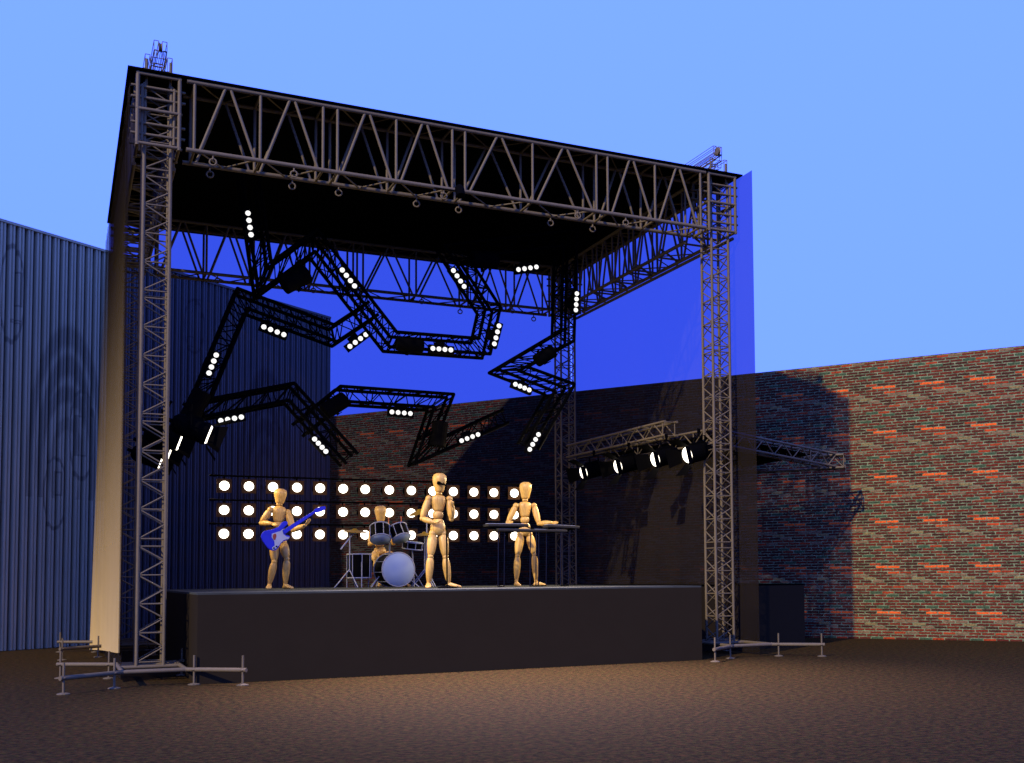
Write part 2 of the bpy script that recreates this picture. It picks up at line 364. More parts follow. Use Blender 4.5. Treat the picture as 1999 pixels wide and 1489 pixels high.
# ------------------------------------------------------------------ towers
TW = .33; RC, RL = .024, .0105
TX = (.919, 9.77); TY = (16.197, 22.654); ZB, ZTOP = .2, 8.02
def lattice(mc, ml, A, B, stations, r1, r2, closed=True):
    """A, B: four corner points at both ends; stations: list of (t, kind) nodes"""
    for a, b_ in zip(A, B): mc.tube(a, b_, r1, 8)
    def P(i, t): return V(A[i]).lerp(V(B[i]), t)
    for i, j in ((0, 1), (1, 2), (3, 2), (0, 3)):
        prev = None
        for t, k in stations:
            if k == 'V': ml.tube(P(i, t), P(j, t), r2, 6, caps=False)
            c = P(i, t) if k in 'VI' else P(j, t)
            if prev is not None and not (pk == 'V' and k == 'V'): ml.tube(prev, c, r2, 6, caps=False)
            prev, pk = c, k
def tower(cx, cy, label, ring_faces):
    t = empty('truss_tower', (cx, cy, 0), label, 'truss tower', 'towers at the four corners of the stage roof')
    h = TW / 2
    cr = [(-h, -h), (h, -h), (h, h), (-h, h)]
    mc, ml = MB(), MB()
    sts = []; H = ZTOP - ZB; z = 0; per = .415
    mods = [0, 1.62, 3.28, 4.94, 6.6, H]
    for a, b_ in zip(mods, mods[1:]):
        nper = max(1, round((b_ - a) / per)); g = .05
        for k in range(nper):
            t0 = a + g + (b_ - a - 2 * g) * k / nper; t1 = a + g + (b_ - a - 2 * g) * (k + .5) / nper
            sts += [(t0 / H, 'V'), (t1 / H, 'J')]
        sts.append(((b_ - g) / H, 'V'))
    lattice(mc, ml, [(cx + x, cy + y, ZB) for x, y in cr], [(cx + x, cy + y, ZTOP) for x, y in cr], sts, RC, RL)
    mc.build('mast_leg_set', 'alu', t); ml.build('lacing', 'alu', t)
    # base frame and outriggers
    mb = MB(); r = .028; q = [(-.37, -.98), (.37, -.98), (.37, .47), (-.37, .47)]; o_ = [(-1.02, -1.52), (.98, -1.50), (.98, 1.0), (-1.05, .95)]
    z = ZB - .01
    for i in range(4):
        mb.tube((cx + q[i][0], cy + q[i][1], z), (cx + q[(i + 1) % 4][0], cy + q[(i + 1) % 4][1], z), r)
        mb.ball((cx + q[i][0], cy + q[i][1], z), r * 1.15, 8, 6)
    for y in (-h, h): mb.tube((cx - .37, cy + y, z - .002), (cx + .37, cy + y, z - .002), r * .95)
    mb.build('base_frame', 'alu', t)
    for i in range(4):
        a = V((cx + q[i][0], cy + q[i][1], z)); b_ = V((cx + o_[i][0], cy + o_[i][1], z))
        mb = MB(); mb.tube(a, b_ + (b_ - a).normalized() * .05, r); ou = mb.build('outrigger', 'alu', t)
        for p in (a.lerp(b_, .14), b_):
            mb = MB(); mb.tube((p.x, p.y, .012), (p.x, p.y, .37), .014, 8); mb.ring((p.x, p.y, z), (0, 0, 1), .027, .012, 10, 5)
            jk = mb.build('screw_jack', 'alu', t)
            mb = MB(); mb.lathe((p.x, p.y, 0), (0, 0, 1), [(.075, 0), (.075, .01), (.03, .022)], 12, False); mb.build('foot_plate', 'alu', jk)
    # sleeve block
    mb = MB(); S0, S1 = -.26, .26; zs = (7.15, 7.62, 8.10)
    for x, y in ((S0, S0), (S1, S0), (S1, S1), (S0, S1)): mb.tube((cx + x, cy + y, 7.12), (cx + x, cy + y, 8.12), .026)
    for x, y in ((-.2, -.2), (.2, -.2), (.2, .2), (-.2, .2)): mb.tube((cx + x, cy + y, 7.2), (cx + x, cy + y, 7.98), .02)
    for z in zs:
        for k in (S0, S1):
            mb.tube((cx + S0 - .02, cy + k, z), (cx + S1 + .02, cy + k, z), .024); mb.tube((cx + k, cy + S0 - .02, z), (cx + k, cy + S1 + .02, z), .024)
    for z in (7.3, 7.45, 7.8, 7.95):
        for k in (-.2, .2): mb.tube((cx + S0 - .08, cy + k, z), (cx + S1 + .08, cy + k, z), .019)
    mb.build('sleeve_block', 'alu', t)
    # hoist head: open line frames and a roller
    hd = MB(); e = .0055
    def wire(x0, x1, y0, y1, z0, z1):
        for a in (x0, x1):
            for b_ in (y0, y1): hd.tube((cx + a, cy + b_, z0), (cx + a, cy + b_, z1), e, 4)
        for a in (x0, x1):
            for z in (z0, z1): hd.tube((cx + a, cy + y0, z), (cx + a, cy + y1, z), e, 4)
        for a in (y0, y1):
            for z in (z0, z1): hd.tube((cx + x0, cy + a, z), (cx + x1, cy + a, z), e, 4)
    wire(-.06, .0, -.1, .9, 8.52, 8.66); wire(.045, .105, -.1, .9, 8.52, 8.66); wire(-.05, -.015, -.1, .6, 8.42, 8.53); wire(.06, .10, -.1, .6, 8.42, 8.53)
    wire(-.17, -.11, -.16, .3, 8.22, 8.42); wire(.11, .17, -.16, .3, 8.22, 8.42); wire(-.09, .09, -.1, .1, 8.3, 8.42); wire(-.05, .05, -.06, .06, 8.2, 8.36)
    hb = hd.build('hoist_head', 'alu', t)
    mb = MB(); mb.lathe((cx + .002, cy - .1, 8.57), (1, 0, 0), [(.075, 0), (.055, .012), (.055, .028), (.075, .04)], 20); mb.build('pulley_wheel', 'alu', hb)
    for x in (-.15, .15):
        for y in (-.15, .15): mb = MB(); mb.tube((cx + x, cy + y, 8.0), (cx + x, cy + y, 8.36), .018); mb.build('head_post', 'alu', hb)
tower(TX[0] + TW / 2, TY[0] + TW / 2, 'front truss tower nearest the camera, left of the stage platform', 0)
tower(TX[1] + TW / 2, TY[0] + TW / 2, 'front truss tower at the right end of the stage platform', 0)
tower(TX[0] + TW / 2, TY[1] + TW / 2, 'rear truss tower in front of the beige curtain by the corrugated wall', 0)
tower(TX[1] + TW / 2, TY[1] + TW / 2, 'rear truss tower behind the keyboard, in front of the brick wall', 0)

# ------------------------------------------------------------------ roof beams
def beam(a, b_, along, mods, label, rings, rail=False):
    """a: low corner (x,y,z0) start, section .52 across and .95 high"""
    W_, H_ = .52, .95
    A = V(a); D = V((1, 0, 0)) if along == 'x' else V((0, 1, 0)); C = V((0, 1, 0)) if along == 'x' else V((1, 0, 0))
    t = empty('roof_beam', A + D * (b_ / 2), label, 'roof truss', 'box trusses carrying the stage roof')
    mc, ml = MB(), MB(); cs = [V((0, 0, 0)), C * W_, C * W_ + V((0, 0, H_)), V((0, 0, H_))]
    for m0, m1 in mods:
        for c in cs: mc.tube(A + c + D * (m0 - .1), A + c + D * (m1 + .1), .031, 10)
        # side faces: V /\ V /\ V
        for c in (V((0, 0, 0)), C * W_):
            def Pt(x, top): return A + c + D * x + V((0, 0, H_ if top else 0))
            mm = (m0 + m1) / 2
            for x in (m0, mm, m1): ml.tube(Pt(x, 0), Pt(x, 1), .021, 8, caps=False)
            for x0, x1 in ((m0, mm), (mm, m1)):
                m_ = (x0 + x1) / 2
                ml.tube(Pt(x0 + .07, 0), Pt(m_ - .03, 1), .021, 8, caps=False); ml.tube(Pt(m_ + .03, 1), Pt(x1 - .07, 0), .021, 8, caps=False)
        for z in (0, H_):
            for x in (m0, (m0 + m1) / 2, m1): ml.tube(A + D * x + V((0, 0, z)), A + D * x + C * W_ + V((0, 0, z)), .019, 8, caps=False)
            for x0, x1 in ((m0, (m0 + m1) / 2), ((m0 + m1) / 2, m1)):
                m_ = (x0 + x1) / 2
                ml.tube(A + D * (x0 + .05) + V((0, 0, z)), A + D * m_ + C * W_ + V((0, 0, z)), .012, 6, caps=False)
                ml.tube(A + D * m_ + C * W_ + V((0, 0, z)), A + D * (x1 - .05) + V((0, 0, z)), .012, 6, caps=False)
    mc.build('chord_set', 'alu', t); ml.build('lacing', 'alu', t)
    for x, side in rings:
        p = A + D * x + C * (W_ * side)
        mb = MB(); mb.tube(p, p + V((0, 0, -.07)), .012); mb.ring(p + V((0, 0, -.118)), D * .25 + C, .045, .012, 14, 6)
        mb.ball(p + V((0, 0, -.075)), .02, 6, 5); mb.build('hanging_ring', 'alu', t)
    return t
f0 = .83
FM = [(1.536, 3.263), (3.467, 5.183), (5.384, 7.58), (7.78, 9.509)]
def sub(l, k): return [(a - k, b_ - k) for a, b_ in l]
beam((f0, 16.1, 7.15), 9.4, 'x', sub(FM, f0), 'front roof truss spanning above the stage opening, with hanging rings',
     [(x - f0, s_i) for x, s_i in ((1.80, 1), (1.78, 0), (2.93, 1), (2.86, 0), (3.6, 1), (4.78, 1), (5.05, 0), (5.45, 1), (7.0, 1), (7.25, 0), (7.75, 1), (8.1, 0))])
beam((f0, 22.56, 7.15), 9.4, 'x', sub(FM, f0), 'rear roof truss seen against blue sky behind the hanging lights',
     [(x - f0, s_i) for x, s_i in ((2.6, 0), (3.4, 1), (4.4, 0), (5.4, 1), (6.6, 0), (7.6, 1), (8.6, 0), (9.3, 1))])
SM = [(17.0 - 16.62 + .05, 18.95 - 16.62), (19.15 - 16.62, 20.6 - 16.62), (20.8 - 16.62, 22.35 - 16.62)]
beam((f0, 16.62, 7.15), 6, 'y', SM, 'side roof truss above the brown gauze at the corrugated wall side', [])
rb = beam((9.69, 16.62, 7.15), 6, 'y', SM, 'side roof truss above the gauze on the brick wall side, with curtain rail', [])
mb = MB(); mb.tube((10.26, 16.3, 7.1), (10.26, 22.9, 7.1), .03)
for k in range(6): y = 17.2 + k * 1.05; mb.path([V((9.7, y - .35, 7.28)), V((9.95, y - .15, 7.28)), V((10.2, y - .05, 7.2)), V((10.26, y, 7.1))], .022, 6)
mb.build('curtain_rail', 'alu', rb)

# roof canopy
mb = MB(); mb.box(((.70 + 10.32) / 2, (16.05 + 23.4) / 2, 8.146), (10.33 - .70, 23.4 - 16.05, .022))
tag(mb.build('roof_canopy', 'roof'), 'flat black canopy covering the whole stage', 'roof canopy')

# ------------------------------------------------------------------ gauze
def cloth(name, a, b_, z0, z1, mat, label, waves=0, amp=.0, flare=None, n=60, hem=None):
    a, b_ = V(a), V(b_); d = (b_ - a).normalized(); nr = d.cross(V((0, 0, 1))); mb = MB(); rows = 8; vs = []
    for r in range(rows + 1):
        t = r / rows; z = z0 + (z1 - z0) * t
        aa = a + (V(flare) * (1 - t) if flare else V((0, 0, 0)))
        for i in range(n + 1):
            s = i / n; p = aa.lerp(b_, s) + nr * (amp * math.sin(s * waves * 2 * pi) * (1 - .35 * t)); p.z = z
            if hem: p.x -= hem[0] * max(0, s - .55) ** 2 * (1 - t) * 4.9; p.z = z + hem[1] * (1 - s) * (1 - t)
            vs.append(p)
    mb.add(vs, [(r * (n + 1) + i, r * (n + 1) + i + 1, (r + 1) * (n + 1) + i + 1, (r + 1) * (n + 1) + i) for r in range(rows) for i in range(n)], True)
    o = mb.build(name, mat); tag(o, label, 'curtain'); return o
cloth('gauze_curtain', (.735, 16.2, 0), (.735, 23.3, 0), .02, 8.08, 'gauze_side', 'brown black see-through gauze hung down the corrugated wall side', 9, .01)
cloth('gauze_curtain', (10.31, 15.74, 0), (10.31, 23.3, 0), .02, 8.13, 'gauze_side', 'see-through gauze hung down the brick wall side of the stage', 9, .01)
cloth('gauze_curtain', (.76, 23.32, 0), (10.30, 23.32, 0), .02, 8.124, 'gauze', 'wide blue-black see-through gauze across the back of the stage', 20, .006)
cloth('side_curtain', (.70, 16.2, 0), (.70, 23.9, 0), .02, 7.9, 'curtain', 'beige pleated curtain lit warm on the corrugated wall side of the stage', 17, .02, None, 240, (.16, .36))

# ------------------------------------------------------------------ folded black lighting trusses
def folded(pts, Y, label, w_=.255, h_=.42):
    P3 = [at(u, v, Y=Y) for u, v in pts]; ps = [(p.x, p.z) for p in P3]; n = len(ps)
    t = empty('folded_truss', (P3[0].x, Y, P3[0].z), label, 'lighting truss', 'folded black trusses hung under the stage roof')
    offs = []
    for i in range(n):
        def dr(a, b_):
            x, z = ps[b_][0] - ps[a][0], ps[b_][1] - ps[a][1]; l = math.hypot(x, z); return x / l, z / l
        d0 = dr(i - 1, i) if i else dr(0, 1); d1 = dr(i, i + 1) if i < n - 1 else d0
        n0 = (-d0[1], d0[0]); n1 = (-d1[1], d1[0]); mx_, mz = n0[0] + n1[0], n0[1] + n1[1]; l = math.hypot(mx_, mz)
        if l < .2: mx_, mz, l = n0[0], n0[1], 1.
        mx_, mz = mx_ / l, mz / l; k = min(2.2, 1 / max(.3, mx_ * n0[0] + mz * n0[1])); offs.append((mx_ * k, mz * k))
    def cor(i, s, y): return V((ps[i][0] + offs[i][0] * s * w_ / 2, Y + y * h_ / 2, ps[i][1] + offs[i][1] * s * w_ / 2))
    cc = [(-1, -1), (1, -1), (1, 1), (-1, 1)]; mc, ml = MB(), MB()
    for s, y in cc: mc.path([cor(i, s, y) for i in range(n)], .030, 8)
    for i in range(n - 1):
        A = [cor(i, s, y) for s, y in cc]; Bq = [cor(i + 1, s, y) for s, y in cc]
        Lg = (V((ps[i + 1][0], 0, ps[i + 1][1])) - V((ps[i][0], 0, ps[i][1]))).length
        nn = max(1, round(Lg / .42)); sts = []
        for k in range(nn): sts += [((k + .12) / nn, 'V'), ((k + .5) / nn, 'J')]
        sts.append(((nn - .12) / nn, 'V'))
        for q, j in ((0, 1), (1, 2), (3, 2), (0, 3)):
            prev = None
            for tt, kk in sts:
                a, b2 = A[q].lerp(Bq[q], tt), A[j].lerp(Bq[j], tt)
                if kk == 'V': ml.tube(a, b2, .0105, 6, caps=False)
                c = a if kk == 'V' else b2
                if prev is not None: ml.tube(prev, c, .0095, 6, caps=False)
                prev = c
    mc.build('chord_set', 'black', t); ml.build('lacing', 'black', t)
YA, YB, YC = 18.5, 19.1, 19.6
T1 = [(484, 345), (513, 548), (612, 476), (761, 667), (938, 680), (954, 606), (884, 497), (1104, 470), (1099, 660), (992, 722), (1093, 760), (1030, 872)]
T2 = [(682, 898), (565, 768), (382, 803), (470, 588), (650, 655), (724, 606)]
T3 = [(585, 838), (665, 772), (860, 785), (824, 885), (980, 815)]
folded(T1, YA, 'longest folded black truss, dropping from the roof and zigzagging to the right')
folded(T2, YB, 'folded black truss shaped like a tent in front of the corrugated wall')
folded(T3, YC, 'short folded black truss hanging above the drum kit, bent like a hook')

# strip lights with four round cells
strips = [((484, 416), (490, 458), YA, 'upright strip light highest of all, under the black canopy'),
 ((515, 638), (554, 653), YB, 'tilted strip light under the upper arm of the tent shaped truss'),
 ((422, 693), (408, 728), YB, 'steep strip light on the left leg of the tent shaped truss'),
 ((431, 821), (471, 814), YB, 'strip light just right of the four left spotlights'),
 ((614, 857), (636, 881), YB, 'steep strip light near the foot of the tent shaped truss'),
 ((683, 676), (714, 653), YB, 'tilted strip light where two black trusses cross'),
 ((668, 527), (692, 558), YA, 'strip light on the long slope left of center, against the rear roof truss'),
 ((845, 680), (880, 683), YA, 'level strip light beside a black box on the middle run of truss'),
 ((885, 528), (906, 559), YA, 'sloping strip light right of center, against the rear roof truss'),
 ((1012, 526), (1047, 521), YA, 'nearly level strip light just below the canopy near the rear right tower'),
 ((974, 636), (965, 671), YA, 'upright strip light outside the bend of truss above the singer'),
 ((1126, 573), (1124, 605), YA, 'upright strip light beside the rear tower on the brick wall side'),
 ((1006, 750), (1033, 761), YA, 'tilted strip light under the arrow shaped bend of the longest truss'),
 ((765, 804), (801, 807), YC, 'level strip light under the truss above the drum kit'),
 ((901, 860), (933, 848), YC, 'tilted strip light on the hook shaped truss before the bricks'),
 ((1051, 848), (1034, 877), YA, 'steep strip light at the lower end of the longest truss')]
for a, b_, Y, lb in strips:
    yy = Y - .30; A = at(*a, Y=yy); Bp = at(*b_, Y=yy); D = (Bp - A).normalized(); c = (A + Bp) / 2; Nn = V((0, 1, 0)).cross(D)
    t = empty('strip_light', c, lb, 'strip light', 'four cell strip lights on the folded trusses')
    Ls = (Bp - A).length + .125
    mb = MB(); mb.box(c + V((0, .045, 0)), (Ls, .09, .135), (D, V((0, 1, 0)), Nn)); mb.build('housing', 'lampblack', t)
    mb = MB(); mb.box(c + V((0, .13, 0)) + (Nn * .07 if Nn.z > 0 else -Nn * .07), (.16, .1, .12), (D, V((0, 1, 0)), Nn)); mb.build('bracket', 'lampblack', t)
    for k in range(4):
        p = A.lerp(Bp, k / 3); mb = MB(); mb.lathe(p, (0, -1, 0), [(.040, 0), (.040, .01), (.028, .018)], 14); mb.build('lens', 'cell', t)

# black wash lamps
def wash(u, v, ang, L_, W_, Y, lb, cyl=False):
    L_, W_ = L_ * 1.12, W_ * 1.18
    c = at(u, v, Y=Y - .27); a = math.radians(ang); D = V((math.cos(a), 0, math.sin(a))); Nn = V((0, 1, 0)).cross(D)
    t = empty('wash_lamp', c, lb, 'stage lamp', 'unlit black wash lamps on the folded trusses'); mb = MB()
    prof_ = [(W_ * .48, -L_ / 2), (W_ * .5, -L_ / 2 + .012), (W_ * .5, L_ / 2 - .03), (W_ * .46, L_ / 2 - .008), (W_ * .4, L_ / 2)]
    mb.lathe(c, D, prof_, 20, False); mb.build('drum', 'lampblack', t)
    mb = MB()
    for s in (-1, 1): mb.box(c + Nn * (s * (W_ / 2 + .014)) + V((0, .06, 0)), (.05, .2, .012), (D, V((0, 1, 0)), Nn))
    mb.box(c + V((0, .165, 0)), (.05, .014, W_ + .05), (D, V((0, 1, 0)), Nn)); mb.build('yoke', 'lampblack', t)
wash(577, 545, 33, .40, .26, YA, 'black wash lamp tilted under the upper left truss bend')
wash(800, 674, -3, .40, .19, YA, 'black wash lamp level inside the middle run of truss')
wash(1064, 694, 34, .34, .20, YA, 'black wash lamp in the arrow shaped bend near the rear right tower')
wash(654, 791, 35, .40, .24, YC, 'black wash lamp tilted where trusses cross before the brick wall')
wash(857, 847, 83, .40, .24, YC, 'upright rounded black wash lamp just above the singer')
wash(946, 507, 5, .42, .25, YA, 'black wash lamp high under the canopy, before the rear roof truss')
wash(380, 795, 66, .50, .26, YB, 'black wash lamp at the left corner of the tent shaped truss, above the spotlights')

# ------------------------------------------------------------------ spotlights with barn doors
def fresnel(p, aim, lb, grp, sc=1., energy=60, size=50):
    """p = lens centre"""
    p = V(p); D = (V(aim) - p).normalized(); Sd = D.cross(V((0, 0, 1))).normalized(); Up = Sd.cross(D)
    t = empty('spotlight', p, lb, 'spotlight', grp)
    r = .155 * sc; Lb = .50 * sc
    mb = MB(); mb.lathe(p - D * .02, -D, [(r * 1.02, 0), (r * 1.05, .03), (r * 1.05, .06), (r, .065), (r, Lb - .12), (r * .85, Lb - .05), (r * .5, Lb)], 20, False)
    mb.box(p - D * (Lb * .5) + Up * r, (Lb * .5, .12, .05), (D, Sd, Up)); mb.tube(p - D * (Lb - .02), p - D * (Lb + .1), .03, 8); mb.build('drum', 'lampblack', t)
    mb = MB(); mb.lathe(p - D * .015, D, [(r * .88, 0), (r * .8, .02), (r * .45, .035), (.01, .04)], 20); mb.build('lens', 'lens', t)
    for q, (a, b_) in enumerate(((Up, Sd), (-Up, Sd), (Sd, Up), (-Sd, Up))):
        o_ = p + D * .01 + a * r; e = (D * .8 + a * .62).normalized() * (.24 * sc); w1, w2 = r * .75, r * 1.05; nrm = a.cross(e).cross(e).normalized() * .004
        mb = MB(); mb.prism([o_ - b_ * w1, o_ + b_ * w1, o_ + b_ * w2 + e, o_ - b_ * w2 + e], D.cross(b_).normalized() * .006); mb.build('barn_door', 'lampblack', t)
    mb = MB()
    for s in (-1, 1): mb.box(p - D * .26 * sc + Sd * (s * (r + .02)) + V((0, 0, .12)), (.03, .012, .3), (D, Sd, V((0, 0, 1))))
    c = p - D * .26 * sc + V((0, 0, .27)); mb.box(c, (.03, 2 * r + .06, .012), (D, Sd, V((0, 0, 1)))); mb.tube(c, c + V((0, 0, .1)), .02)
    mb.box(c + V((0, 0, .1)), (.05, .03, .07)); mb.build('yoke', 'lampblack', t)
    spot(p + D * .27, aim, energy, size, 1., (1, .76, .42), .09)
RF = [(9.42, 20.75, 3.41), (9.41, 19.15, 3.39), (9.41, 17.65, 3.38), (9.41, 16.5, 3.34)]
for p, lb in zip(RF, ('smallest lit spotlight beside the rear tower on the brick side', 'second lit spotlight from the back in the right hand row',
                      'third lit spotlight from the back in the right hand row', 'largest lit spotlight beside the front right tower')):
    fresnel(p, V((5.3, p[1] - .35, 2.3)), lb, 'four lit spotlights in a row on the brick wall side', 1, 330, 135)
LF = [(1.86, 16.9, 3.37), (1.60, 18.3, 3.41), (1.60, 19.95, 3.43), (1.60, 21.8, 3.45)]
for p, lb in zip(LF, ('largest of the left spotlights, hanging nearest the band', 'second of the left spotlights, partly behind the largest one',
                      'third of the left spotlights, seen past the tower edge', 'farthest left spotlight, half hidden behind the front tower')):
    fresnel(p, V((5.6, p[1] - .3, 2.0)), lb, 'four lit spotlights in a row behind the front left tower', 1.0, 270, 125)
mb = MB(); mb.tube((1.34, 16.75, 3.79), (1.34, 22.5, 3.84), .02); 
tag(mb.build('lamp_pipe', 'lampblack'), 'thin black pipe holding the left row of spotlights', 'pipe')

# straight side truss and wing frame on the brick side
def ladder(A, Bp, H_, W_, label, cat='truss', group=None, mat='alu', nm='side_truss', np_=10, rc=.024):
    A, Bp = V(A), V(Bp); D = (Bp - A).normalized(); C = D.cross(V((0, 0, 1))).normalized(); t = empty(nm, A, label, cat, group)
    up = V((0, 0, H_)); cs = [V((0, 0, 0)), C * W_, C * W_ + up, up]; mc, ml = MB(), MB()
    sts = [(.02, 'V')]
    for k in range(np_): sts.append(((k + 1) / np_ * .96 + .02, 'J' if k % 2 == 0 else 'I'))
    sts[-1] = (.98, 'V')
    mid = len(sts) // 2; sts[mid] = (sts[mid][0], 'V')
    lattice(mc, ml, [A + c for c in cs], [Bp + c for c in cs], sts, rc, .012)
    mc.build('chord_set', mat, t); ml.build('lacing', mat, t); return t
A1 = at(1127, 893, X=10.05); B1 = at(1322, 850, X=10.05)
ladder(A1, B1, .25, .25, 'straight side truss above the row of lit spotlights', np_=12)
Np = at(1394, 864, Y=17.0); Rp = at(1650, 914, Y=17.9); Lp = at(1240, 935, Y=20.9); Fp = at(1182, 900, Y=20.9)
wf = empty('wing_frame', (11.5, 18.5, 3.6), 'flown truss frame with black cover, pointing right of the front tower', 'truss frame')
mc, ml = MB(), MB()
for a, b_, np_ in ((Np, Rp, 14), (Rp, Lp, 18), (Lp, Fp, 4), (Fp, Np, 12)):
    D = (b_ - a).normalized(); C = V((0, 0, 1)).cross(D).normalized() * .25; up = V((0, 0, .25))
    cs = [V((0, 0, 0)), C, C + up, up]; sts = [(.0, 'V')] + [((k + 1) / np_, 'J' if k % 2 == 0 else ('V' if k % 6 == 3 else 'I')) for k in range(np_)]
    lattice(mc, ml, [a + c for c in cs], [b_ + c for c in cs], sts, .023, .012)
mc.build('chord_set', 'alu', wf); ml.build('lacing', 'alu', wf)
up = V((0, 0, .13)); mb = MB(); q = Rp.lerp((Np + Lp) / 2, .22)
mb.prism([Np + up, Np.lerp(Rp, .72) + up, Lp.lerp(Rp, .55) + up, Lp + up, Fp + up], (0, 0, .012)); mb.build('cover', 'roof', wf)

# ------------------------------------------------------------------ rows of round lamps at the back
YP = 21.5; colu = [438, 486, 533, 580, 625, 670, 713, 760, 803, 845, 885, 925, 964, 1004]
rowz = [3.02, 2.58, 2.15]
orda = ['first', 'second', 'third', 'fourth', 'fifth', 'sixth', 'seventh', 'eighth', 'ninth', 'tenth', 'eleventh', 'twelfth', 'thirteenth', 'last']
rown = ['top', 'middle', 'bottom']; proto = None
for r_, z in enumerate(rowz):
    mb = MB(); mb.tube((2.38, YP + .05, z + .185), (8.40, YP + .05, z + .185), .016)
    for k in range(5): mb.lathe((2.4 + k * 1.46, YP + .05, z + .185), (1, 0, 0), [(.022, 0), (.022, .09)], 8)
    tag(mb.build('lamp_bar', 'lampblack'), '%s black bar carrying a row of bright round lamps' % rown[r_], 'bar', 'bars behind the band')
    for k, u in enumerate(colu):
        x = at(u, 950, Y=YP).x; p = V((x, YP, z)); lb = '%s round lamp from the left on the %s bar behind the band' % (orda[k], rown[r_])
        if proto is None:
            proto = empty('round_lamp', p, lb, 'stage lamp', 'bright round lamps in three rows behind the band')
            mb = MB(); s = .128
            mb.prism([p + V((-s, .02, -s)), p + V((s, .02, -s)), p + V((s, .02, s)), p + V((-s, .02, s))], (0, -.012, 0)); mb.build('frame', 'frame', proto)
            mb = MB(); mb.lathe(p + V((0, .02, 0)), (0, 1, 0), [(.11, 0), (.11, .2), (.06, .3), (.02, .32)], 16); mb.build('can', 'lampblack', proto)
            mb = MB(); mb.lathe(p + V((0, .008, 0)), (0, -1, 0), [(.086, 0), (.086, .02), (.07, .036), (.04, .046), (.005, .05)], 12); mb.build('lens', 'glow', proto)
            mb = MB(); mb.box(p + V((0, .05, .16)), (.03, .01, .06)); mb.build('bracket', 'lampblack', proto)
        else: thing_copy(proto, p, lb)

